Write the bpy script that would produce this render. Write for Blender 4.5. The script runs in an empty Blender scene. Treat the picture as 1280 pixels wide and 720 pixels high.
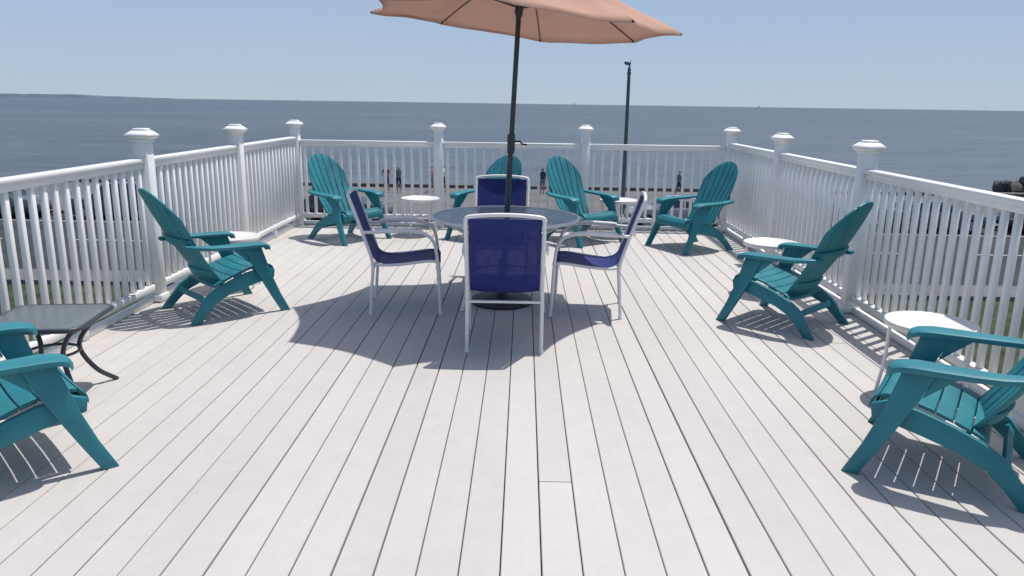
import bpy, math, random
from mathutils import Vector, Matrix, Euler, noise
random.seed(7)
scene = bpy.context.scene
R = math.radians

# ------------------------------------------------------------------ materials
def new_mat(name):
    m = bpy.data.materials.new(name); m.use_nodes = True
    nt = m.node_tree; b = nt.nodes['Principled BSDF']
    return m, nt, b

def mat(name, col, rough=0.5, var=0.08, scale=8.0, bump=0.0, bscale=60.0, metal=0.0, spec=0.5, stretch=(1,1,1)):
    m, nt, b = new_mat(name)
    N, L = nt.nodes, nt.links
    tc = N.new('ShaderNodeTexCoord'); mp = N.new('ShaderNodeMapping')
    mp.inputs['Scale'].default_value = stretch
    L.new(tc.outputs['Object'], mp.inputs['Vector'])
    nz = N.new('ShaderNodeTexNoise'); nz.inputs['Scale'].default_value = scale; nz.inputs['Detail'].default_value = 5
    L.new(mp.outputs[0], nz.inputs['Vector'])
    rp = N.new('ShaderNodeValToRGB')
    rp.color_ramp.elements[0].position = 0.3; rp.color_ramp.elements[1].position = 0.7
    rp.color_ramp.elements[0].color = tuple(max(0, c*(1-var)) for c in col)+(1,)
    rp.color_ramp.elements[1].color = tuple(min(1, c*(1+var)) for c in col)+(1,)
    L.new(nz.outputs['Fac'], rp.inputs[0]); L.new(rp.outputs[0], b.inputs['Base Color'])
    # roughness breakup
    mr = N.new('ShaderNodeMapRange'); mr.inputs['To Min'].default_value = max(0.02,rough-0.08); mr.inputs['To Max'].default_value = min(1,rough+0.08)
    L.new(nz.outputs['Fac'], mr.inputs['Value']); L.new(mr.outputs[0], b.inputs['Roughness'])
    b.inputs['Metallic'].default_value = metal
    b.inputs['Specular IOR Level'].default_value = spec
    if bump > 0:
        n2 = N.new('ShaderNodeTexNoise'); n2.inputs['Scale'].default_value = bscale; n2.inputs['Detail'].default_value = 4
        L.new(mp.outputs[0], n2.inputs['Vector'])
        bp = N.new('ShaderNodeBump'); bp.inputs['Strength'].default_value = bump; bp.inputs['Distance'].default_value = 0.01
        L.new(n2.outputs['Fac'], bp.inputs['Height']); L.new(bp.outputs[0], b.inputs['Normal'])
    return m

def add_transparent(m, fac, tint=(1,1,1)):
    nt = m.node_tree; N, L = nt.nodes, nt.links
    out = [n for n in N if n.type == 'OUTPUT_MATERIAL'][0]; b = N['Principled BSDF']
    tr = N.new('ShaderNodeBsdfTransparent'); tr.inputs[0].default_value = tint+(1,)
    mx = N.new('ShaderNodeMixShader'); mx.inputs[0].default_value = fac
    L.new(b.outputs[0], mx.inputs[1]); L.new(tr.outputs[0], mx.inputs[2]); L.new(mx.outputs[0], out.inputs[0])
    return mx

def add_translucent(m, fac, col):
    nt = m.node_tree; N, L = nt.nodes, nt.links
    out = [n for n in N if n.type == 'OUTPUT_MATERIAL'][0]; b = N['Principled BSDF']
    tr = N.new('ShaderNodeBsdfTranslucent'); tr.inputs[0].default_value = col+(1,)
    mx = N.new('ShaderNodeMixShader'); mx.inputs[0].default_value = fac
    L.new(b.outputs[0], mx.inputs[1]); L.new(tr.outputs[0], mx.inputs[2]); L.new(mx.outputs[0], out.inputs[0])

M_rail = mat('white_vinyl', (0.80,0.795,0.78), 0.45, 0.05, 2.2, 0.05, 30)
M_teal = mat('teal_resin', (0.019,0.182,0.222), 0.47, 0.16, 4.0, 0.10, 160, spec=0.42)
M_whitemetal = mat('white_powdercoat', (0.76,0.755,0.75), 0.38, 0.04, 12)
M_tabletop = mat('white_table_top', (0.74,0.72,0.68), 0.4, 0.06, 10, 0.05, 80)
M_pole = mat('dark_bronze_pole', (0.050,0.057,0.072), 0.38, 0.15, 10, metal=0.2)
M_lamppole = mat('weathered_steel_pole', (0.10,0.115,0.13), 0.5, 0.15, 3)
M_base = mat('black_cast_base', (0.025,0.025,0.028), 0.5, 0.2, 20, 0.3, 60)
M_sling = mat('navy_blue_sling_mesh', (0.018,0.028,0.175), 0.7, 0.2, 25, 0.3, 400, spec=0.3)
add_transparent(M_sling, 0.13)
M_canopy = mat('faded_terracotta_fabric', (0.52,0.320,0.245), 0.9, 0.09, 3, 0.15, 200, spec=0.15)
add_translucent(M_canopy, 0.17, (0.45,0.26,0.20))
M_glass = mat('patterned_table_glass', (0.24,0.29,0.32), 0.18, 0.28, 70, 0.25, 120, spec=0.6)
add_transparent(M_glass, 0.34, (0.8,0.9,0.92))
M_smoke = mat('smoked_glass', (0.15,0.175,0.175), 0.14, 0.25, 60, 0.15, 90, spec=0.6)
add_transparent(M_smoke, 0.26, (0.6,0.66,0.66))
M_darkmetal = mat('dark_grey_metal', (0.05,0.055,0.065), 0.4, 0.1, 10, metal=0.2)

BW = 0.1466
def deck_material():
    m, nt, b = new_mat('composite_deck'); N, L = nt.nodes, nt.links
    geo = N.new('ShaderNodeNewGeometry')
    at = N.new('ShaderNodeAttribute'); at.attribute_name = 'board'
    def noise_n(sc, scale, det, rough=0.5):
        mp = N.new('ShaderNodeMapping'); mp.inputs['Scale'].default_value = sc; L.new(geo.outputs['Position'], mp.inputs[0])
        g = N.new('ShaderNodeTexNoise'); g.inputs['Scale'].default_value = scale; g.inputs['Detail'].default_value = det; g.inputs['Roughness'].default_value = rough
        L.new(mp.outputs[0], g.inputs['Vector']); return g.outputs['Fac']
    grain = noise_n((34,1.0,34),3.0,6)
    dirt = noise_n((1,0.6,1),0.8,8,0.66)
    spots = noise_n((1,1,1),9,6,0.65)
    fine = noise_n((1,1,1),140,3)
    def mad(a, mul, add):
        n = N.new('ShaderNodeMath'); n.operation = 'MULTIPLY_ADD'; L.new(a, n.inputs[0]); n.inputs[1].default_value = mul
        if isinstance(add, (int, float)): n.inputs[2].default_value = add
        else: L.new(add, n.inputs[2])
        return n.outputs[0]
    v = mad(at.outputs['Fac'], 0.07, 1.0 - 0.035 - 0.03 - 0.14 - 0.075 - 0.03)
    v = mad(grain, 0.06, v)
    v = mad(dirt, 0.28, v)
    v = mad(spots, 0.15, v)
    v = mad(fine, 0.06, v)
    mul = N.new('ShaderNodeVectorMath'); mul.operation = 'SCALE'; mul.inputs[0].default_value = (0.505,0.475,0.450)
    L.new(v, mul.inputs['Scale']); L.new(mul.outputs[0], b.inputs['Base Color'])
    b.inputs['Roughness'].default_value = 0.7; b.inputs['Specular IOR Level'].default_value = 0.2
    bp = N.new('ShaderNodeBump'); bp.inputs['Strength'].default_value = 0.2; bp.inputs['Distance'].default_value = 0.003
    L.new(fine, bp.inputs['Height']); L.new(bp.outputs[0], b.inputs['Normal'])
    return m
M_deck = deck_material()
M_under = mat('gap_shade_dark', (0.055,0.055,0.068), 0.9, 0.3, 5)  # dark colour standing in for the shade between deck boards

def water_material():
    m, nt, b = new_mat('sea_water'); N, L = nt.nodes, nt.links
    geo = N.new('ShaderNodeNewGeometry')
    def nz(sc, det, rough=0.6):
        mp = N.new('ShaderNodeMapping'); mp.inputs['Scale'].default_value = sc; L.new(geo.outputs['Position'], mp.inputs[0])
        n = N.new('ShaderNodeTexNoise'); n.inputs['Scale'].default_value = 1.0; n.inputs['Detail'].default_value = det; n.inputs['Roughness'].default_value=rough
        L.new(mp.outputs[0], n.inputs['Vector']); return n.outputs['Fac']
    n1 = nz((0.16,0.42,0.4),6); n2 = nz((0.0025,0.010,1),6); n3 = nz((0.02,0.07,1),5)
    rp = N.new('ShaderNodeValToRGB'); rp.color_ramp.elements[0].position=0.38; rp.color_ramp.elements[1].position=0.62
    rp.color_ramp.elements[0].color=(0.058,0.076,0.099,1); rp.color_ramp.elements[1].color=(0.112,0.137,0.164,1)
    def mul(a,k,b_=None):
        n=N.new('ShaderNodeMath'); n.operation='MULTIPLY_ADD'; n.inputs[1].default_value=k; L.new(a,n.inputs[0])
        if b_ is None: n.inputs[2].default_value=0
        else: L.new(b_,n.inputs[2])
        return n.outputs[0]
    s = mul(n1,0.45,mul(n3,0.30,mul(n2,0.25)))
    L.new(s, rp.inputs[0]); L.new(rp.outputs[0], b.inputs['Base Color'])
    b.inputs['Roughness'].default_value = 0.45; b.inputs['Specular IOR Level'].default_value = 0.22
    bp = N.new('ShaderNodeBump'); bp.inputs['Strength'].default_value = 0.9; bp.inputs['Distance'].default_value = 0.7
    L.new(n1, bp.inputs['Height']); L.new(bp.outputs[0], b.inputs['Normal'])
    return m
M_sea = water_material()

# ------------------------------------------------------------------ mesh builder
def catmull(pts, n=8):
    pts = [Vector(p) for p in pts]
    P = [pts[0]*2-pts[1]] + pts + [pts[-1]*2-pts[-2]]
    out = []
    for i in range(1, len(P)-2):
        for k in range(n):
            t = k/n
            out.append(0.5*((2*P[i])+(-P[i-1]+P[i+1])*t+(2*P[i-1]-5*P[i]+4*P[i+1]-P[i+2])*t*t+(-P[i-1]+3*P[i]-3*P[i+1]+P[i+2])*t**3))
    out.append(pts[-1]); return out

class MB:
    def __init__(s): s.v=[]; s.f=[]; s.m=[]
    def add(s, vs, fs, mi=0):
        o=len(s.v); s.v += [tuple(v) for v in vs]
        for f in fs: s.f.append([i+o for i in f]); s.m.append(mi)
    def box(s, c, d, mi=0, rot=None):
        c=Vector(c); hx,hy,hz=d[0]/2,d[1]/2,d[2]/2
        vs=[Vector((x,y,z)) for x in(-hx,hx) for y in(-hy,hy) for z in(-hz,hz)]
        if rot: 
            e=Euler(rot).to_matrix(); vs=[e@v for v in vs]
        s.add([v+c for v in vs], [(0,1,3,2),(4,6,7,5),(0,4,5,1),(2,3,7,6),(0,2,6,4),(1,5,7,3)], mi)
    def frustum(s, c, a, b, h, mi=0):
        x,y,z=c
        vs=[(x-a,y-a,z),(x+a,y-a,z),(x+a,y+a,z),(x-a,y+a,z),(x-b,y-b,z+h),(x+b,y-b,z+h),(x+b,y+b,z+h),(x-b,y+b,z+h)]
        s.add(vs,[(3,2,1,0),(4,5,6,7),(0,1,5,4),(1,2,6,5),(2,3,7,6),(3,0,4,7)],mi)
    def prism(s, poly, y0, y1, mi=0):
        n=len(poly)
        vs=[(p[0],y0+(p[2] if len(p)>2 else 0),p[1]) for p in poly]+[(p[0],y1+(p[2] if len(p)>2 else 0),p[1]) for p in poly]
        fs=[tuple(range(n)),tuple(range(2*n-1,n-1,-1))]+[(i,i+n,(i+1)%n+n,(i+1)%n) for i in range(n)]
        s.add(vs,fs,mi)
    def sheet(s, grid, nrm, th, mi=0):
        a=len(grid); b=len(grid[0]); vs=[]
        for g in grid: vs += [Vector(p)+Vector(nrm)*th/2 for p in g]
        for g in grid: vs += [Vector(p)-Vector(nrm)*th/2 for p in g]
        o=a*b; fs=[]
        for i in range(a-1):
            for j in range(b-1):
                q=(i*b+j,i*b+j+1,(i+1)*b+j+1,(i+1)*b+j)
                fs.append(q); fs.append(tuple(k+o for k in reversed(q)))
        for i in range(a-1):
            fs.append((i*b,(i+1)*b,(i+1)*b+o,i*b+o)); fs.append(((i+1)*b+b-1,i*b+b-1,i*b+b-1+o,(i+1)*b+b-1+o))
        for j in range(b-1):
            fs.append((j+1,j,j+o,j+1+o)); fs.append(((a-1)*b+j,(a-1)*b+j+1,(a-1)*b+j+1+o,(a-1)*b+j+o))
        s.add(vs,fs,mi)
    def tube(s, path, r, mi=0, n=10, closed=False, r2=None):
        P=[Vector(p) for p in path]; m=len(P); rings=[]
        up=None
        for i in range(m):
            if closed: t=(P[(i+1)%m]-P[i-1]).normalized()
            else: t=(P[min(i+1,m-1)]-P[max(i-1,0)]).normalized()
            if up is None:
                up=Vector((0,0,1)) if abs(t.z)<0.9 else Vector((1,0,0))
            up=(up-t*up.dot(t)).normalized(); w=t.cross(up)
            rr=r if r2 is None else r+(r2-r)*i/(m-1)
            rings.append([P[i]+up*math.cos(2*math.pi*k/n)*rr+w*math.sin(2*math.pi*k/n)*rr for k in range(n)])
        vs=[v for g in rings for v in g]; fs=[]
        for i in range(m if closed else m-1):
            for k in range(n):
                fs.append((i*n+k,i*n+(k+1)%n,((i+1)%m)*n+(k+1)%n,((i+1)%m)*n+k))
        if not closed:
            fs.append(tuple(range(n-1,-1,-1))); fs.append(tuple(range((m-1)*n,m*n)))
        s.add(vs,fs,mi)
    def lathe(s, prof, c=(0,0,0), n=32, mi=0):
        vs=[];fs=[]
        for r,z in prof:
            for k in range(n):
                a=2*math.pi*k/n; vs.append((c[0]+r*math.cos(a),c[1]+r*math.sin(a),c[2]+z))
        m=len(prof)
        for i in range(m-1):
            for k in range(n): fs.append((i*n+k,i*n+(k+1)%n,(i+1)*n+(k+1)%n,(i+1)*n+k))
        fs.append(tuple(range(n-1,-1,-1))); fs.append(tuple(range((m-1)*n,m*n)))
        s.add(vs,fs,mi)
    def mesh(s, name, mats, smooth=True, angle=35):
        me=bpy.data.meshes.new(name); me.from_pydata(s.v,[],s.f)
        for m in mats: me.materials.append(m)
        for p,mi in zip(me.polygons,s.m): p.material_index=mi
        import bmesh
        bm=bmesh.new(); bm.from_mesh(me); bmesh.ops.recalc_face_normals(bm,faces=bm.faces); bm.to_mesh(me); bm.free()
        if smooth:
            for p in me.polygons: p.use_smooth=True
            me.set_sharp_from_angle(angle=R(angle))
        return me

def place(name, me, loc=(0,0,0), rz=0.0, scale=1.0):
    ob=bpy.data.objects.new(name, me); scene.collection.objects.link(ob)
    ob.location=loc; ob.rotation_euler=(0,0,rz); ob.scale=(scale,)*3
    return ob

def bevelled(me, w=0.004, seg=2, angle=35):
    ob=bpy.data.objects.new('tmp', me); scene.collection.objects.link(ob)
    md=ob.modifiers.new('b','BEVEL'); md.width=w; md.segments=seg; md.limit_method='ANGLE'; md.angle_limit=R(angle)
    dg=bpy.context.evaluated_depsgraph_get(); dg.update()
    m2=bpy.data.meshes.new_from_object(ob.evaluated_get(dg)); m2.name=me.name
    bpy.data.objects.remove(ob)
    for p in m2.polygons: p.use_smooth=True
    m2.set_sharp_from_angle(angle=R(50))
    return m2

# ------------------------------------------------------------------ deck
XL, XR, YB, YF = -2.95, 2.65, -3.0, 10.0
def build_deck():
    mb=MB(); boards=[]
    x=-2.99
    first=True
    while x < XR+0.05:
        w=min(BW, XR+0.07-x); gap=random.choice([0.003,0.004,0.005,0.005,0.006,0.008])
        x0b=x
        if first: x0b=XL-0.07; first=False
        ys=[YB]
        if random.random()<0.30: ys.append(random.uniform(0.5,9.0))
        ys.append(YF+0.07)
        if x <= 0.12 < x+w: ys=[YB, 3.02, YF+0.07]
        for a,b in zip(ys[:-1],ys[1:]):
            dz=random.uniform(-0.001,0.001)
            x0,x1=x0b+gap/2,x+w-gap/2; y0,y1=a+0.0016,b-0.0016; c=0.003; z=dz
            vs=[(x0,y0,z-0.025),(x0,y1,z-0.025),(x0,y0,z-c),(x0,y1,z-c),(x0+c,y0,z),(x0+c,y1,z),
                (x1-c,y0,z),(x1-c,y1,z),(x1,y0,z-c),(x1,y1,z-c),(x1,y0,z-0.025),(x1,y1,z-0.025)]
            fs=[(0,2,3,1),(2,4,5,3),(4,6,7,5),(6,8,9,7),(8,10,11,9),(0,10,8,6,4,2),(1,3,5,7,9,11),(0,1,11,10)]
            mb.add(vs,fs); boards += [random.random()]*len(fs)
        x+=w
    me=mb.mesh('deck_floor',[M_deck],smooth=False)
    at=me.attributes.new('board','FLOAT','FACE')
    for i,v in enumerate(boards): at.data[i].value=v
    place('deck_floor',me)
    mb=MB(); mb.box(((XL+XR)/2,(YB+YF)/2,-0.10),(XR-XL+0.10,YF-YB+0.06,0.14)); 
    place('deck_gap_shade',mb.mesh('deck_gap_shade',[M_under],False))  # one solid dark slab below the boards, gives the gaps their shade
    mb=MB()
    mb.box((XL-0.09,(YB+YF)/2,-0.14),(0.03,YF-YB+0.20,0.26)); mb.box((XR+0.09,(YB+YF)/2,-0.14),(0.03,YF-YB+0.20,0.26))
    mb.box(((XL+XR)/2,YF+0.09,-0.14),(XR-XL+0.14,0.03,0.26))
    place('deck_fascia',mb.mesh('deck_fascia',[M_rail],False))
build_deck()

M_siding = mat('clapboard', (0.6,0.6,0.58),0.6,0.06,2)
mb=MB(); mb.box(((XL+XR)/2,(YB+YF)/2,-2.13),(XR-XL,YF-YB,3.72))
for i in range(24):
    z=-3.95+i*0.15
    mb.box(((XL+XR)/2,(YB+YF)/2,z),(XR-XL+0.03,YF-YB+0.03,0.13))
for wx in (-1.6,1.3):
    mb.box((wx,YF+0.02,-2.0),(1.1,0.06,1.3),1); mb.box((wx,YF+0.03,-2.0),(0.95,0.06,1.15),2)
place('house_lower_storey',mb.mesh('house_lower_storey',[M_siding,M_rail,M_smoke],False))

# ------------------------------------------------------------------ railings
def railing(p0, posts, axis, inner, RT):
    mb=MB()
    def P(a,off=0):
        return (a, p0+off*inner) if axis=='x' else (p0+off*inner, a)
    def bx(a0,a1,off,w,z0,z1):
        c=P((a0+a1)/2,off); L=a1-a0
        d=(L,w,z1-z0) if axis=='x' else (w,L,z1-z0)
        mb.box((c[0],c[1],(z0+z1)/2),d)
    for i in range(len(posts)-1):
        a0,a1=posts[i]+0.058,posts[i+1]-0.058
        bx(a0,a1,0,0.085,RT-0.030,RT); bx(a0,a1,0,0.05,RT-0.075,RT-0.031)
        bx(a0,a1,0,0.055,0.10,0.155)
        n=round((a1-a0)/0.118); st=(a1-a0)/n
        for k in range(n):
            c=a0+st*(k+0.5)+random.uniform(-.002,.002); bx(c-0.017,c+0.017,random.uniform(-.0015,.0015),0.034,0.156,RT-0.076)
        m=(a0+a1)/2; bx(m-0.03,m+0.03,0,0.045,0.002,0.099)
        bx(a0,a1,-0.02,0.05,0.002,0.05)
    return mb
def add_post(mb,x,y,e=0.0):
    mb.box((x,y,0.62+e/2),(0.112,0.112,1.236+e))
    mb.box((x,y,0.035),(0.135,0.135,0.06))
    mb.frustum((x,y,1.2385+e),0.064,0.064,0.022); mb.frustum((x,y,1.2615+e),0.076,0.090,0.018)
    mb.frustum((x,y,1.2805+e),0.093,0.093,0.018); mb.frustum((x,y,1.2995+e),0.088,0.058,0.026); mb.frustum((x,y,1.3265+e),0.052,0.046,0.016)
LY=[-2.9,-1.9,0.0,1.9,3.80,5.93,7.88,9.93]
RY=[-2.9,-1.9,0.0,1.85,3.72,5.97,7.98,9.93]
mb=railing(XL,LY,'y',1,1.145); [add_post(mb,XL,y,0.03 if y<7 else 0.01) for y in LY]
place('deck_railing',bevelled(mb.mesh('deck_railing',[M_rail],False),0.003,1))
mb=railing(XR,RY,'y',-1,1.145); [add_post(mb,XR,y,0.02 if y<7 else 0.0) for y in RY]
place('deck_railing',bevelled(mb.mesh('deck_railing',[M_rail],False),0.003,1))
BX=[XL,-1.10,0.79,XR]
mb=railing(9.93,BX,'x',-1,1.105); [add_post(mb,x,9.93) for x in BX[1:-1]]
place('deck_railing',bevelled(mb.mesh('deck_railing',[M_rail],False),0.003,1))

# ------------------------------------------------------------------ adirondack chair (+X forward)
def adirondack_mesh():
    mb=MB()
    lean=R(27); bx,bz=-0.12,0.235; nS=7; BL=0.83
    W=lambda v: 0.19+0.10*min(1,v*1.35)
    def L(u): return BL-0.25*abs(u)**2.3
    nrm=Vector((math.cos(lean),0,math.sin(lean)))
    for i in range(nS):
        u0=-1+2*i/nS+0.020; u1=-1+2*(i+1)/nS-0.020
        if i==0:u0=-1
        if i==nS-1:u1=1
        grid=[]
        for a in range(11):
            v=a/10; row=[]
            for j in range(4):
                u=u0+(u1-u0)*j/3; l=v*L(u)
                y=u*W(l/BL)
                if abs(u)>0.7 : y*= 1-0.10*max(0,v-0.75)/0.25*(abs(u)-0.7)/0.3
                f=0.055*u*u + 0.03*(1-v)**2 - 0.015*math.sin(v*math.pi)
                row.append(Vector((bx-math.sin(lean)*l+f, y, bz+math.cos(lean)*l)))
            grid.append(row)
        mb.sheet(grid,nrm,0.016)
    for l,w in ((0.12,0.195),(0.40,0.245)):
        grid=[[],[]]
        for j in range(9):
            u=-1+j/4
            for k,dl in enumerate((-0.03,0.03)):
                f=0.055*u*u+0.03*(1-l/BL)**2-0.015*math.sin(l/BL*math.pi)-0.020
                grid[k].append(Vector((bx-math.sin(lean)*(l+dl)+f, u*w*1.05, bz+math.cos(lean)*(l+dl)-0.008)))
        mb.sheet(grid,nrm,0.018)
    prof=catmull([(0.345,0,0.295),(0.330,0,0.340),(0.27,0,0.365),(0.14,0,0.345),(0.0,0,0.300),(-0.13,0,0.245)],10)
    N=len(prof); ns=7
    acc=[0]
    for i in range(1,N): acc.append(acc[-1]+(prof[i]-prof[i-1]).length)
    def at(s):
        for i in range(1,N):
            if acc[i]>=s: 
                t=(s-acc[i-1])/(acc[i]-acc[i-1]); return prof[i-1].lerp(prof[i],t)
        return prof[-1]
    T=acc[-1]
    for i in range(ns):
        s0=T*i/ns+(0.0035 if i else 0); s1=T*(i+1)/ns-0.0035
        grid=[]
        for a in range(4):
            p=at(s0+(s1-s0)*a/3); row=[]
            for j in range(9):
                u=-1+j/4; row.append(Vector((p.x,u*0.252,p.z-0.012*(1-u*u))))
            grid.append(row)
        mb.sheet(grid,(0.15,0,0.98),0.018)
    prof=[(0.335,0.322),(0.27,0.350),(0.14,0.33),(0.0,0.288),(-0.12,0.24),(-0.20,0.19),(-0.27,0.10),(-0.345,0.0),(-0.270,0.0),(-0.200,0.075),(-0.13,0.135),(-0.03,0.180),(0.12,0.220),(0.23,0.245),(0.325,0.262)]
    for sgn in(-1,1):
        pr=[(x,z,sgn*(0.03*max(0,(0.19-z)/0.19))) for x,z in prof]
        mb.prism(pr,sgn*0.253,sgn*0.283)
        lg=[(0.090,0.522),(0.220,0.522),(0.250,0.42),(0.292,0.28),(0.345,0.14),(0.412,0.0),(0.345,0.0),(0.280,0.12),(0.218,0.24),(0.145,0.39)]
        lg=[(x,z,sgn*0.035*(1-z/0.52)) for x,z in lg]
        mb.prism(lg,sgn*0.285,sgn*0.317)
        mb.prism([(0.0,0.522),(0.095,0.522),(0.135,0.40)],sgn*0.290,sgn*0.310)
        cl=[(0.285,0.315,0.498,0.040),(0.274,0.315,0.520,0.058),(0.245,0.315,0.535,0.067),(0.18,0.315,0.543,0.071),(0.08,0.318,0.545,0.067),(-0.04,0.320,0.547,0.058),(-0.14,0.315,0.550,0.050),(-0.22,0.298,0.556,0.044),(-0.30,0.27,0.562,0.038),(-0.325,0.25,0.563,0.022)]
        grid=[]
        for x,y,z,w in cl:
            grid.append([Vector((x+ (0.0 if j not in (0,4) else (-0.012 if x>0.22 else 0)),sgn*(y+w*(-1+j/2)),z-(0.006 if j in(0,4) else 0))) for j in range(5)])
        mb.sheet(grid,(0,0,1),0.024)
    mb.box((0.315,0,0.290),(0.022,0.504,0.05)); mb.box((-0.20,0,0.15),(0.02,0.52,0.045),0,(0,0.6,0))
    return bevelled(mb.mesh('adirondack_chair',[M_teal]),0.0045,2)
ME_AD=adirondack_mesh()
for x,y,a in [(-2.10,8.96,-38),(-0.42,9.10,-122),(0.70,9.08,-52),(1.97,8.72,-152),(2.04,5.62,135),(-2.35,5.70,44),(2.00,3.25,147),(-2.32,3.05,44)]:
    place('adirondack_chair',ME_AD,(x,y,0.001),R(a))

# ------------------------------------------------------------------ sling dining chair (+X forward)
def sling_mesh():
    mb=MB(); r=0.0125
    for s in(-1,1):
        y=s*0.245
        mb.tube(catmull([(-0.25,y,0.0),(-0.235,y,0.22),(-0.225,y,0.40),(-0.275,y,0.58),(-0.335,y,0.76),(-0.385,y,0.90)],8),r)
        mb.tube(catmull([(0.285,y*1.06,0.0),(0.275,y*1.06,0.25),(0.262,y*1.08,0.46),(0.235,y*1.1,0.575),(0.17,y*1.12,0.632),(0.05,y*1.12,0.652),(-0.12,y*1.10,0.648),(-0.295,y*1.0,0.640)],8),r)
        mb.tube(catmull([(0.16,y*1.12,0.643),(0.05,y*1.12,0.660),(-0.12,y*1.10,0.656),(-0.2,y*1.07,0.652)],6),0.017)
        mb.tube(catmull([(0.275,y*0.96,0.405),(0.2,y*0.95,0.415),(0.0,y*0.95,0.392),(-0.15,y*0.95,0.385),(-0.225,y*0.98,0.40)],6),0.011)
        for fx in(-0.25,0.285): mb.tube([(fx,y*(1.06 if fx>0 else 1),0.0),(fx,y*(1.06 if fx>0 else 1),0.02)],0.016,0)
    mb.tube(catmull([(-0.385,-0.245,0.90),(-0.392,-0.225,0.918),(-0.397,-0.12,0.930),(-0.399,0,0.934),(-0.397,0.12,0.930),(-0.392,0.225,0.918),(-0.385,0.245,0.90)],6),r)
    mb.tube([(0.262,-0.262,0.36),(0.262,0.262,0.36)],0.010); mb.tube([(-0.228,-0.245,0.34),(-0.228,0.245,0.34)],0.010)
    path=catmull([(0.29,0,0.400),(0.262,0,0.422),(0.18,0,0.420),(0.02,0,0.396),(-0.12,0,0.392),(-0.205,0,0.425),(-0.255,0,0.52),(-0.315,0,0.70),(-0.383,0,0.905)],5)
    grid=[]
    for i,p in enumerate(path):
        row=[]
        for j in range(7):
            u=-1+j/3; sag=0.016*(1-u*u)
            row.append(Vector((p.x-(sag if p.z>0.45 else 0),u*0.228,p.z-(sag if p.z<=0.45 else 0))))
        grid.append(row)
    mb.sheet(grid,(0.5,0,0.5),0.003,1)
    return mb.mesh('patio_dining_chair',[M_whitemetal,M_sling,M_darkmetal],angle=50)
ME_SL=sling_mesh()
for x,y,a in [(-0.11,5.02,90.5),(-0.935,5.90,6),(0.54,5.90,174),(-0.21,6.80,-92)]:
    place('patio_dining_chair',ME_SL,(x,y,0.001),R(a))

# ------------------------------------------------------------------ patio table
TX,TY=-0.14,6.10
mb=MB(); n=64
mb.lathe([(0.026,0.708),(0.585,0.708),(0.585,0.715),(0.026,0.715)],n=n,mi=1)
mb.tube([(0.592*math.cos(2*math.pi*k/n),0.592*math.sin(2*math.pi*k/n),0.706) for k in range(n)],0.014,0,8,True)
mb.tube([(0.40*math.cos(2*math.pi*k/40),0.40*math.sin(2*math.pi*k/40),0.66) for k in range(40)],0.010,0,8,True)
mb.tube([(0.030*math.cos(2*math.pi*k/20),0.030*math.sin(2*math.pi*k/20),0.714) for k in range(20)],0.008,0,8,True)
for k in range(4):
    a=R(45+90*k); c,s=math.cos(a),math.sin(a)
    mb.tube(catmull([(q*c,q*s,z) for q,z in((0.575,0.695),(0.50,0.66),(0.42,0.60),(0.395,0.45),(0.41,0.2),(0.46,0.0))],6),0.014)
    mb.tube([(0.40*c,0.40*s,0.25),(0.26*c,0.26*s,0.25)],0.009)
mb.tube([(0.26*math.cos(2*math.pi*k/40),0.26*math.sin(2*math.pi*k/40),0.25) for k in range(40)],0.009,0,8,True)
place('patio_table',mb.mesh('patio_table',[M_whitemetal,M_glass],angle=50),(TX,TY,0.001))

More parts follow.
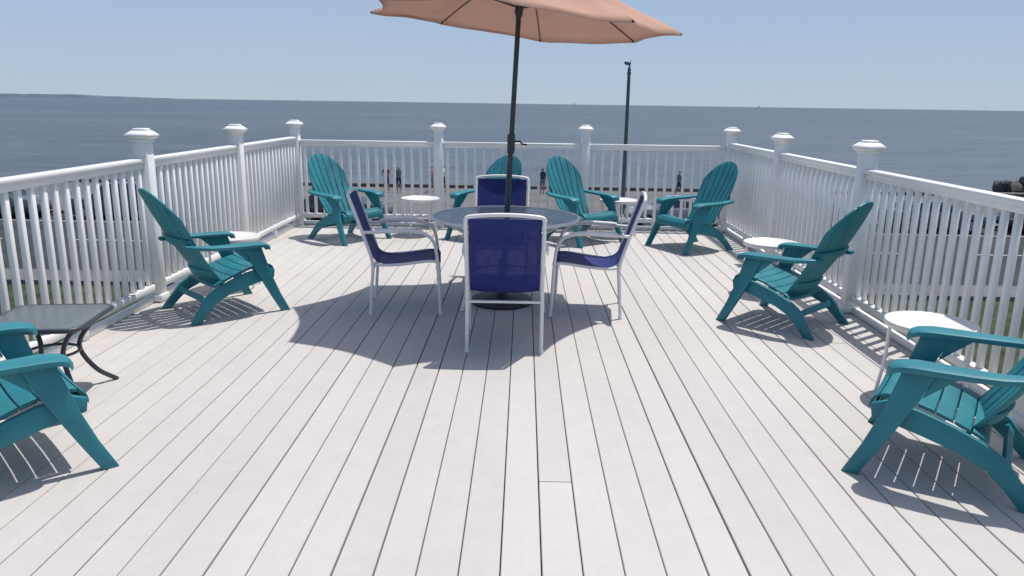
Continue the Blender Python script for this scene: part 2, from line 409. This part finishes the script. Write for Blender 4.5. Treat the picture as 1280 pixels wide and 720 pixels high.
# ------------------------------------------------------------------ umbrella
def umbrella():
    root=bpy.data.objects.new('patio_umbrella',None); scene.collection.objects.link(root); root.location=(TX-0.02,TY-0.02,0)
    def child(n,me):
        o=place(n,me); o.parent=root; return o
    mb=MB(); mb.lathe([(0.25,0.0),(0.258,0.015),(0.25,0.035),(0.20,0.05),(0.10,0.062),(0.05,0.075),(0.034,0.10),(0.034,0.36),(0.028,0.37)],n=48,mi=0)
    mb.tube([(0.03,0,0.28),(0.075,0,0.28)],0.008,0); 
    child('base',mb.mesh('base',[M_base],angle=40))
    lx=0.046
    ax=Vector((lx,0,1)).normalized()
    j0=ax*2.28; ax2=Vector((0.17,0.0,1)).normalized()
    hub=j0+ax2*0.36
    mb=MB()
    mb.tube([ax*0.06,ax*1.2],0.0235); mb.tube([ax*1.2,j0],0.020); mb.tube([j0,hub+ax2*0.06],0.019)
    mb.tube([j0-ax*0.04,j0+ax2*0.04],0.027)
    c=ax*1.30; mb.box((c.x,c.y,c.z),(0.06,0.085,0.13)); mb.tube([c+Vector((0.03,0,0.01)),c+Vector((0.07,0,0.01)),c+Vector((0.085,0,-0.01)),c+Vector((0.125,0,-0.015))],0.008)
    mb.tube([ax*1.215,ax*1.245],0.028)
    child('pole',bevelled(mb.mesh('pole',[M_pole],angle=40),0.004,2))
    tilt=Matrix.Rotation(R(4.6),4,'Y')
    Rr=1.19; drop=0.43; nr=8; seg=8; rad=14
    def cp(a,t):
        k=a%1.0; w=4*k*(1-k)
        chord=math.cos(math.pi/nr)/math.cos((k-0.5)*2*math.pi/nr)
        r=Rr*t*chord*(1-0.05*w*t*t)
        z=-drop*(0.76*t+0.24*t*t)-0.050*w*math.sin(t*math.pi*0.9)+0.012*w*t**6
        an=2*math.pi*a/nr+R(-8)
        z+=0.020*math.sin(an*3+1)*t+0.022*noise.noise(Vector((r*math.cos(an)*3,r*math.sin(an)*3,2)))*t
        return Vector((r*math.cos(an),r*math.sin(an),z))
    mb=MB(); vs=[];fs=[]
    na=nr*seg
    for i in range(rad+1):
        t=0.10+0.90*i/rad
        for j in range(na): vs.append(cp(j/seg,t))
    for i in range(rad):
        for j in range(na): fs.append((i*na+j,i*na+(j+1)%na,(i+1)*na+(j+1)%na,(i+1)*na+j))
    o=len(vs)
    for j in range(na): 
        p=cp(j/seg,1.0); vs.append(p+Vector((p.x*0.004,p.y*0.004,-0.022)))
    for j in range(na): fs.append((rad*na+j,rad*na+(j+1)%na,o+(j+1)%na,o+j))
    mb.add([tilt@v+hub for v in vs],fs)
    vs=[];fs=[]
    for i in range(4):
        t=0.001+0.19*i/3
        for j in range(na): vs.append(cp(j/seg,t)+Vector((0,0,0.035)))
    for i in range(3):
        for j in range(na): fs.append((i*na+j,i*na+(j+1)%na,(i+1)*na+(j+1)%na,(i+1)*na+j))
    mb.add([tilt@v+hub for v in vs],fs)
    child('canopy',mb.mesh('canopy',[M_canopy],angle=60))
    mb=MB()
    run=hub-ax2*0.34
    for k in range(nr):
        pts=[tilt@(cp(k,t)+Vector((0,0,-0.012)))+hub for t in(0.03,0.25,0.5,0.75,0.99)]
        mb.tube(pts,0.0055); mb.tube([run,pts[2]],0.0045)
        mb.tube([pts[-1],pts[-1]+(pts[-1]-pts[-2]).normalized()*0.02],0.009)
    mb.tube([run-ax2*0.04,run+ax2*0.03],0.032); mb.tube([hub-ax2*0.05,hub],0.032)
    mb.tube([hub+ax2*0.03,hub+ax2*0.09,hub+ax2*0.12],0.018)
    child('ribs',mb.mesh('ribs',[M_pole],angle=50))
umbrella()

# ------------------------------------------------------------------ side tables
def side_table(r):
    mb=MB()
    mb.lathe([(0.0001,0.435),(r-0.012,0.435),(r-0.004,0.425),(r,0.430),(r+0.002,0.445),(r-0.002,0.456),(r-0.012,0.458),(r-0.020,0.450),(0.0001,0.449)],n=48,mi=0)
    for k in range(4):
        a=R(45+90*k); c,s=math.cos(a),math.sin(a)
        mb.tube(catmull([((r-0.06)*c,(r-0.06)*s,0.433),((r-0.035)*c,(r-0.035)*s,0.40),((r-0.03)*c,(r-0.03)*s,0.2),((r-0.005)*c,(r-0.005)*s,0.0)],6),0.010,1)
    n=36; mb.tube([((r-0.03)*math.cos(2*math.pi*k/n),(r-0.03)*math.sin(2*math.pi*k/n),0.17) for k in range(n)],0.006,1,8,True)
    return mb.mesh('side_table',[M_tabletop,M_whitemetal],angle=50)
ST=side_table(0.235)
for x,y,a in [(2.27,4.08,10),(2.17,6.56,30),(-2.50,6.42,0),(-1.26,9.30,20),(1.19,9.45,50)]:
    place('side_table',ST,(x,y,0.001),R(a))
mb=MB(); h=0.25; c=0.07; out=[]
for q,(sx,sy) in enumerate(((1,1),(-1,1),(-1,-1),(1,-1))):
    for i in range(7):
        a=math.pi/2*q+math.pi/2*i/6; out.append((sx*(h-c)+c*math.cos(a),sy*(h-c)+c*math.sin(a)))
n=len(out)
mb.add([(x,y,0.440) for x,y in out]+[(x,y,0.448) for x,y in out],[tuple(range(n-1,-1,-1)),tuple(range(n,2*n))]+[(i,(i+1)%n,(i+1)%n+n,i+n) for i in range(n)],1)
mb.tube([(x*1.01,y*1.01,0.437) for x,y in out],0.014,0,8,True)
for sx,sy in((1,1),(-1,1),(-1,-1),(1,-1)):
    mb.tube(catmull([(sx*0.22,sy*0.22,0.43),(sx*0.15,sy*0.15,0.36),(sx*0.10,sy*0.10,0.25),(sx*0.15,sy*0.15,0.10),(sx*0.23,sy*0.23,0.0)],6),0.013)
mb.tube([(0.1*math.cos(2*math.pi*k/20)*1.35,0.1*math.sin(2*math.pi*k/20)*1.35,0.25) for k in range(20)],0.008,0,8,True)
place('glass_side_table',mb.mesh('glass_side_table',[M_darkmetal,M_smoke],angle=50),(-2.55,3.90,0.001),R(8))

# ------------------------------------------------------------------ surroundings
GZ=-4.0
def quad(name,x0,x1,y0,y1,z,m,mb2=None):
    mb=mb2 or MB(); mb.add([(x0,y0,z),(x1,y0,z),(x1,y1,z),(x0,y1,z)],[(0,1,2,3)])
    if mb2 is None: return place(name,mb.mesh(name,[m],False))
M_grass=mat('lawn_grass',(0.050,0.068,0.036),0.95,0.45,1.3,0.8,25,spec=0.1)
M_asph=mat('asphalt',(0.052,0.055,0.060),0.95,0.2,0.5,0.4,30,spec=0.15)
M_conc=mat('concrete',(0.14,0.14,0.14),0.9,0.2,0.5,0.3,20,spec=0.2)
M_paint=mat('road_paint',(0.5,0.5,0.48),0.6,0.1,3)
M_sand=mat('beach_sand',(0.28,0.25,0.20),0.95,0.1,0.5,0.4,8)
quad('ground',-1500,1500,-400,50,GZ,M_grass)
quad('road',-1500,1500,24,37.0,GZ+0.004,M_asph)
mb=MB()
for i in range(-50,50): quad('',i*6,i*6+3,29.9,30.03,GZ+0.008,None,mb)
quad('',-600,600,34.6,34.72,GZ+0.008,None,mb)
place('road_markings',mb.mesh('road_markings',[M_paint],False))
mb=MB(); mb.box((0,43.5,GZ+0.03),(2800,12.9,0.2)); mb.box((0,23.2,GZ+0.03),(2800,1.5,0.2))
place('pavement',mb.mesh('pavement',[M_conc],False))
mb=MB(); mb.box((0,50.3,GZ-1.2),(2800,0.6,2.9)); mb.box((0,50.3,GZ+0.30),(2800,0.72,0.09))
place('seawall',mb.mesh('seawall',[M_conc],False))
mb=MB(); mb.add([(-1500,50.5,-5.6),(1500,50.5,-5.6),(1500,64,-6.7),(-1500,64,-6.7)],[(0,1,2,3)])
place('beach',mb.mesh('beach',[M_sand],False))
mb=MB(); mb.add([(-16000,50.7,-6.4),(16000,50.7,-6.4),(16000,16000,-6.4),(-16000,16000,-6.4)],[(0,1,2,3)])
place('sea',mb.mesh('sea',[M_sea],False))

M_rock=mat('dark_rock',(0.06,0.06,0.062),0.9,0.4,1.2,0.6,6)
import bmesh
def rocks(name,n,fx):
    bm=bmesh.new()
    for i in range(n):
        x,y,z,s=fx(i)
        M=Matrix.Translation((x,y,z))@Euler((random.random()*6,random.random()*6,random.random()*6)).to_matrix().to_4x4()@Matrix.Diagonal((s,s*random.uniform(.6,.9),s*random.uniform(.5,.8),1))
        r=bmesh.ops.create_icosphere(bm,subdivisions=1,radius=1,matrix=M)
        for v in r['verts']: v.co+=Vector((random.uniform(-.18,.18),random.uniform(-.18,.18),random.uniform(-.12,.12)))*s
    me=bpy.data.meshes.new(name); bm.to_mesh(me); bm.free(); me.materials.append(M_rock); return place(name,me)
rocks('rock_jetty',520,lambda i:(42+random.random()**0.8*80,68+random.uniform(-2.2,2.2)+0,-5.7+random.uniform(0,1.1),random.uniform(0.5,0.9)))

M_land=mat('hazed_distant_woods',(0.125,0.160,0.195),1.0,0.2,0.004,spec=0.0)  # bluish grey: air haze over the woods is put into the base colour
mb=MB(); n=160; vs=[];fs=[]
for i in range(n+1):
    t=i/n; x=-11000+t*7600
    h=(66-34*t)*(0.8+0.35*noise.noise(Vector((t*9,0,0)))+0.12*noise.noise(Vector((t*60,3,0))))*min(1,(1-t)*6)
    for y,z in((8000,-8),(8040,h*0.75-6),(8100,h-6),(8600,-8)): vs.append((x,y,z))
for i in range(n):
    for k in range(3): fs.append((i*4+k,(i+1)*4+k,(i+1)*4+k+1,i*4+k+1))
mb.add(vs,fs); place('distant_headland',mb.mesh('distant_headland',[M_land]))

M_sail=mat('white_sail',(0.8,0.8,0.8),0.7,0.03,1); M_hull=mat('white_hull',(0.7,0.7,0.72),0.4,0.03,1)
def sailboat():
    mb=MB(); sec=[]
    for i in range(9):
        t=i/8; x=-5+10*t; w=1.5*math.sin(math.pi*(0.25+0.75*t))**0.8 if t<1 else 0.02
        sec.append([(x,-w,1.0),(x,-w*0.6,0.1),(x,0,-0.3),(x,w*0.6,0.1),(x,w,1.0)])
    vs=[p for s_ in sec for p in s_]; fs=[]
    for i in range(8):
        for k in range(4): fs.append((i*5+k,i*5+k+1,(i+1)*5+k+1,(i+1)*5+k))
        fs.append((i*5+4,i*5,(i+1)*5,(i+1)*5+4))
    mb.add(vs,fs,0); mb.box((-0.5,0,1.25),(3.5,1.6,0.5),0)
    mb.tube([(0.6,0,1),(0.6,0,13.5)],0.09,0); mb.tube([(0.6,0,2.2),(-4.4,0,2.2)],0.07,0)
    mb.add([(0.5,0,2.4),(-4.3,0.4,2.4),(-2.2,0.5,7),(0.5,0,13.2)],[(0,1,2,3)],1)
    mb.add([(4.8,0,1.2),(0.9,0.5,2.0),(0.75,0,12.4)],[(0,1,2)],1)
    return mb.mesh('sailboat',[M_hull,M_sail],False)
SB=sailboat()
for x,y,a,s in[(865,2900,20,1.2),(1545,2650,60,1.5),(210,3300,0,1.2),(-1050,3600,30,0.9)]:
    place('sailboat',SB,(x,y,-6.5),R(a),s)

mb=MB(); lx,ly=5.15,39.2
mb.lathe([(0.2,0.0),(0.2,0.5),(0.12,0.6),(0.095,4),(0.08,7.2),(0.08,7.25)],n=16)
mb.tube([(0,0,7.2),(0,0,7.42)],0.045); mb.box((-0.10,-0.05,7.46),(0.30,0.24,0.12),0,(0,0.25,0)); mb.box((-0.12,-0.05,7.39),(0.22,0.18,0.03),1,(0,0.25,0))
mb.box((0.0,0,7.0),(0.18,0.18,0.12)); mb.tube([(0.04,0,7.45),(0.04,0,7.62)],0.02)
place('street_lamp',bevelled(mb.mesh('street_lamp',[M_lamppole,M_whitemetal],angle=40),0.01,1),(lx,ly,GZ+0.13))

# ------------------------------------------------------------------ cars
M_tire=mat('tyre',(0.02,0.02,0.02),0.8); M_carglass=mat('car_glass',(0.02,0.025,0.03),0.12,spec=0.8)
M_lampc=mat('car_light',(0.3,0.05,0.04),0.3); M_chrome=mat('alloy',(0.35,0.35,0.37),0.35,metal=0.8)
def car_mesh(paint,suv=False):
    mb=MB(); H=1.70 if suv else 1.45; L=2.3
    low=[(-L,0.45,0.85),(-L+0.06,0.30,0.98),(-1.9,0.24,1.02),(-1.0,0.22,0.98),(0,0.22,0.96),(1.0,0.22,0.94),(1.9,0.24,0.86 if not suv else .98),(L-0.08,0.30,0.74),(L,0.42,0.62)]
    vs=[];fs=[]
    for x,z0,z1 in low:
        w=0.90-0.12*max(0,(abs(x)-1.7)/0.6)
        vs+= [(x,-w*0.94,z0),(x,-w,(z0+z1)/2),(x,-w*0.93,z1),(x,0,z1+0.03),(x,w*0.93,z1),(x,w,(z0+z1)/2),(x,w*0.94,z0)]
    for i in range(len(low)-1):
        for k in range(7): fs.append((i*7+k,i*7+(k+1)%7,(i+1)*7+(k+1)%7,(i+1)*7+k))
    fs.append(tuple(range(6,-1,-1))); fs.append(tuple(range((len(low)-1)*7,len(low)*7)))
    mb.add(vs,fs,0)
    if suv: b=[(-2.15,1.0),(-1.95,H-0.04),(-0.4,H),(0.45,H-0.05),(1.15,0.98)]
    else: b=[(-1.75,1.0),(-1.15,H-0.06),(-0.3,H),(0.35,H-0.04),(1.15,0.95)]
    vs=[(x,s*(0.80 if z<1.1 else 0.62),z) for s in(-1,1) for x,z in b]
    mb.add(vs,[(0,1,2,3,4),(9,8,7,6,5)]+[(i,i+5,i+6,i+1) for i in range(4)],0)
    def win(a,b_,c,d,nv):
        q=[Vector(p) for p in(a,b_,c,d)]; cen=sum(q,Vector())/4; q=[cen+(p-cen)*0.86+Vector(nv)*0.008 for p in q]; mb.add(q,[(0,1,2,3)],1)
    win(vs[3],vs[8],vs[9],vs[4],(0.6,0,0.6)); win(vs[0],vs[5],vs[6],vs[1],(-0.6,0,0.6))
    for s in(-1,1):
        for x0,x1,xa,xb in(((-1.7 if suv else -1.35),-0.35,(-1.85 if suv else -1.05),-0.35),(-0.25,0.95,-0.25,0.35)):
            mb.add([(x0,s*0.80,1.03),(x1,s*0.80,1.03),(xb,s*0.655,H-0.12),(xa,s*0.655,H-0.12)],[(0,1,2,3)],1)
    for x in(-1.42,1.42):
        for s in(-1,1):
            y=s*0.80
            vv=[];nn=20
            prof=[(0.0,0.10),(0.20,0.115),(0.22,0.10),(0.33,0.11),(0.35,0.07),(0.35,-0.1),(0.0,-0.1)]
            for r_,yy in prof:
                for k in range(nn):
                    a=2*math.pi*k/nn; vv.append((x+max(r_,0.001)*math.cos(a),y+s*yy,0.35+max(r_,0.001)*math.sin(a)))
            o=len(mb.v)
            for i in range(len(prof)-1):
                fs=[(i*nn+k,i*nn+(k+1)%nn,(i+1)*nn+(k+1)%nn,(i+1)*nn+k) for k in range(nn)]
                mb.f+= [[q+o for q in f] for f in fs]; mb.m+=[3 if i<2 else 2]*nn
            mb.v+=vv
    for s in(-1,1):
        mb.box((L-0.10,s*0.62,0.66),(0.16,0.34,0.12),3); mb.box((-L+0.05,s*0.68,0.82),(0.12,0.26,0.14),4)
        mb.box((0.75,s*0.97,1.02),(0.12,0.14,0.10),0)
    mb.box((L-0.02,0,0.42),(0.05,1.1,0.16),2); mb.box((-L+0.01,0,0.55),(0.04,0.5,0.12),3)
    me=mb.mesh('car',[paint,M_carglass,M_tire,M_chrome,M_lampc])
    return bevelled(me,0.03,2,30)
paints={}
for n_,c in dict(black=(0.02,0.021,0.025),silver=(0.26,0.27,0.29),maroon=(0.09,0.02,0.025),blue=(0.03,0.05,0.10),grey=(0.09,0.095,0.10)).items():
    p=mat('car_paint_'+n_,c,0.28,0.02,2,spec=0.6); p.node_tree.nodes['Principled BSDF'].inputs['Coat Weight'].default_value=0.5; paints[n_]=p
cars=[(-37,'grey',0),(-31,'black',1),(-25,'grey',0),(-19.2,'blue',1),(-13.4,'maroon',0),(-8.6,'black',0),(7.2,'silver',0),(13.6,'blue',1),(19.3,'grey',0),(25.0,'black',1),(31,'blue',0),(37,'silver',0)]
cache={}
for i,(x,c,s) in enumerate(cars):
    if (c,s) not in cache: cache[(c,s)]=car_mesh(paints[c],bool(s))
    place('parked_car',cache[(c,s)],(x,35.95+random.uniform(-.1,.1),GZ+0.006),R(0 if i%3 else 180)+random.uniform(-.02,.02))

# ------------------------------------------------------------------ people
def person(loc,rz,shirt,shorts,hair,pose='stand',hgt=1.72):
    J={'pel':(0,0,0.93,.135),'waist':(0,0,1.08,.125),'chest':(0,0,1.30,.150),'neckb':(0,0,1.46,.085),'neck':(0,0.01,1.52,.055),'head':(0,0.015,1.60,.085),'crown':(0,0.01,1.70,.075)}
    E=[('pel','waist'),('waist','chest'),('chest','neckb'),('neckb','neck'),('neck','head'),('head','crown')]
    for s,n_ in((-1,'l'),(1,'r')):
        st=0.10 if pose=='walk' else 0.02
        J['sh'+n_]=(s*0.17,0,1.41,.062); J['el'+n_]=(s*0.245,0.02*s*(3 if pose=='walk' else 1),1.14,.043)
        J['wr'+n_]=(s*0.25,0.10+0.05*s,0.92,.030) ; J['hd'+n_]=(s*0.25,0.13+0.05*s,0.84,.036)
        if pose=='arms' : J['el'+n_]=(s*0.27,0.05,1.20,.043); J['wr'+n_]=(s*0.14,0.20,1.10,.03); J['hd'+n_]=(s*0.08,0.24,1.12,.034)
        J['hp'+n_]=(s*0.095,0,0.86,.100); J['kn'+n_]=(s*0.11,st*s+0.02,0.49,.062); J['an'+n_]=(s*0.12,st*2*s-0.01,0.085,.040); J['to'+n_]=(s*0.135,st*2*s+0.15,0.03,.030)
        E+=[('chest','sh'+n_),('sh'+n_,'el'+n_),('el'+n_,'wr'+n_),('wr'+n_,'hd'+n_),('pel','hp'+n_),('hp'+n_,'kn'+n_),('kn'+n_,'an'+n_),('an'+n_,'to'+n_)]
    keys=list(J); me=bpy.data.meshes.new('p'); me.from_pydata([J[k][:3] for k in keys],[(keys.index(a),keys.index(b)) for a,b in E],[])
    ob=bpy.data.objects.new('p',me); scene.collection.objects.link(ob)
    ob.modifiers.new('s','SKIN'); 
    for i,k in enumerate(keys):
        r=J[k][3]; d=me.skin_vertices[0].data[i]; tr=k in('chest','waist','pel'); d.radius=(r*(1.15 if tr else 1.0),r*(0.8 if tr else 1.0)); d.use_root=(k=='pel')
    sb=ob.modifiers.new('u','SUBSURF'); sb.levels=2
    dg=bpy.context.evaluated_depsgraph_get(); dg.update()
    m2=bpy.data.meshes.new_from_object(ob.evaluated_get(dg)); bpy.data.objects.remove(ob)
    m2.materials.clear()
    for m in(M_skin,shirt,shorts,hair): m2.materials.append(m)
    for p in m2.polygons:
        c=p.center; p.use_smooth=True; mi=0
        if c.z>1.60 and (c.y<0.045 or c.z>1.70): mi=3
        elif c.z>1.47: mi=0
        elif c.z>0.98 and (abs(c.x)<0.215 or c.z>1.24): mi=1 if abs(c.x)<0.27 else 0
        elif 0.55<c.z<=0.98 and abs(c.x)<0.21: mi=2
        elif c.z<0.06: mi=3
        p.material_index=mi
    sc=hgt/1.77
    bm=bmesh.new(); bm.from_mesh(m2)
    for x,y,z,r in((0,0.105,1.605,0.014),(-0.03,0.09,1.635,0.009),(0.03,0.09,1.635,0.009),(0.085,0.01,1.62,0.018),(-0.085,0.01,1.62,0.018)):
        bmesh.ops.create_icosphere(bm,subdivisions=1,radius=r,matrix=Matrix.Translation((x,y,z)))
    bm.to_mesh(m2); bm.free()
    return place('person',m2,loc,rz,sc)
M_skin=mat('skin',(0.42,0.25,0.18),0.55,0.05,4)
cl={k:mat('cloth_'+k,c,0.85,0.08,8) for k,c in dict(red=(0.20,0.05,0.045),white=(0.5,0.5,0.5),navy=(0.03,0.04,0.09),grey=(0.16,0.16,0.17),teal=(0.04,0.15,0.18),pink=(0.35,0.18,0.18),dark=(0.03,0.02,0.015),blonde=(0.3,0.2,0.09)).items()}
PZ=GZ+0.13
for x,y,a,sh,so,ha,po in[(-8.4,46.8,160,'red','navy','dark','arms'),(-7.7,47.1,200,'grey','navy','dark','stand'),(-5.7,47.6,90,'pink','grey','blonde','walk'),(-5.0,47.9,90,'white','navy','dark','walk'),(1.2,47.5,20,'navy','grey','dark','stand'),(2.0,47.9,-30,'teal','grey','blonde','arms'),(9.6,47.2,-80,'grey','navy','blonde','walk'),(-22,46,60,'white','navy','dark','walk'),(-12.3,47,-90,'teal','grey','dark','walk')]:
    person((x,y,PZ),R(a),cl[sh],cl[so],cl[ha],po,random.uniform(1.62,1.78))

# ------------------------------------------------------------------ light, world, camera
sdir=Vector((0.265,0.20,1)).normalized()
el=math.asin(sdir.z); az=math.atan2(sdir.x,sdir.y)
sun=bpy.data.lights.new('sun','SUN'); sun.energy=4.1; sun.angle=R(0.6); sun.color=(1.0,0.965,0.92)
so=bpy.data.objects.new('sun',sun); scene.collection.objects.link(so); so.rotation_euler=sdir.to_track_quat('Z','Y').to_euler(); so.location=(5,5,20)
w=bpy.data.worlds.new('World'); scene.world=w; w.use_nodes=True
nt=w.node_tree; N,L=nt.nodes,nt.links; bg=N['Background']; sky=N.new('ShaderNodeTexSky'); sky.sky_type='NISHITA'; sky.sun_disc=False
sky.sun_elevation=el; sky.sun_rotation=az; sky.altitude=0; sky.air_density=1.0; sky.dust_density=1.6; sky.ozone_density=1.2
# summer sea haze: pale band low over the horizon fading into the Nishita sky
tc=N.new('ShaderNodeTexCoord'); sp=N.new('ShaderNodeSeparateXYZ'); L.new(tc.outputs['Generated'],sp.inputs[0])
hz=N.new('ShaderNodeValToRGB'); e=hz.color_ramp.elements
e[0].position=0.0; e[0].color=(0.455,0.545,0.635,1); e[1].position=0.16; e[1].color=(0.340,0.470,0.690,1)
m_=hz.color_ramp.elements.new(0.05); m_.color=(0.415,0.525,0.665,1)
wn=N.new('ShaderNodeTexNoise'); wn.inputs['Scale'].default_value=2.0; wn.inputs['Detail'].default_value=4
wm=N.new('ShaderNodeMapping'); wm.inputs['Scale'].default_value=(1,1,7); L.new(tc.outputs['Generated'],wm.inputs[0]); L.new(wm.outputs[0],wn.inputs['Vector'])
wa=N.new('ShaderNodeMath'); wa.operation='MULTIPLY_ADD'; wa.inputs[1].default_value=-0.05; L.new(wn.outputs['Fac'],wa.inputs[0])
wz=N.new('ShaderNodeMath'); wz.operation='ADD'; wz.inputs[1].default_value=0.025; L.new(sp.outputs['Z'],wz.inputs[0]); L.new(wz.outputs[0],wa.inputs[2])
L.new(wa.outputs[0],hz.inputs[0])
sc=N.new('ShaderNodeVectorMath'); sc.operation='SCALE'; sc.inputs['Scale'].default_value=8.7; L.new(hz.outputs[0],sc.inputs[0])
mr=N.new('ShaderNodeMapRange'); mr.interpolation_type='SMOOTHSTEP'; mr.inputs['From Min'].default_value=0.12; mr.inputs['From Max'].default_value=0.85
L.new(sp.outputs['Z'],mr.inputs['Value'])
mx=N.new('ShaderNodeMixRGB'); L.new(mr.outputs[0],mx.inputs[0]); L.new(sc.outputs[0],mx.inputs[1]); L.new(sky.outputs[0],mx.inputs[2])
L.new(mx.outputs[0],bg.inputs[0]); bg.inputs[1].default_value=0.118

cam=bpy.data.cameras.new('camera'); co=bpy.data.objects.new('camera',cam); scene.collection.objects.link(co); scene.camera=co
cam.sensor_width=36; cam.lens=36*950/1280; cam.clip_start=0.05; cam.clip_end=30000
th=math.atan2(231,950); yaw=0.0127; roll=0.0145
F=Vector((-math.sin(yaw)*math.cos(th),math.cos(yaw)*math.cos(th),-math.sin(th)))
Rt=F.cross(Vector((0,0,1))).normalized(); U=Rt.cross(F)
r2=(Rt*math.cos(roll)+U*math.sin(roll)); u2=r2.cross(F)
m=Matrix((r2,u2,-F)).transposed().to_4x4(); m.translation=Vector((0,0,1.6)); co.matrix_world=m
scene.view_settings.view_transform='Standard'; scene.view_settings.look='None'; scene.view_settings.exposure=0
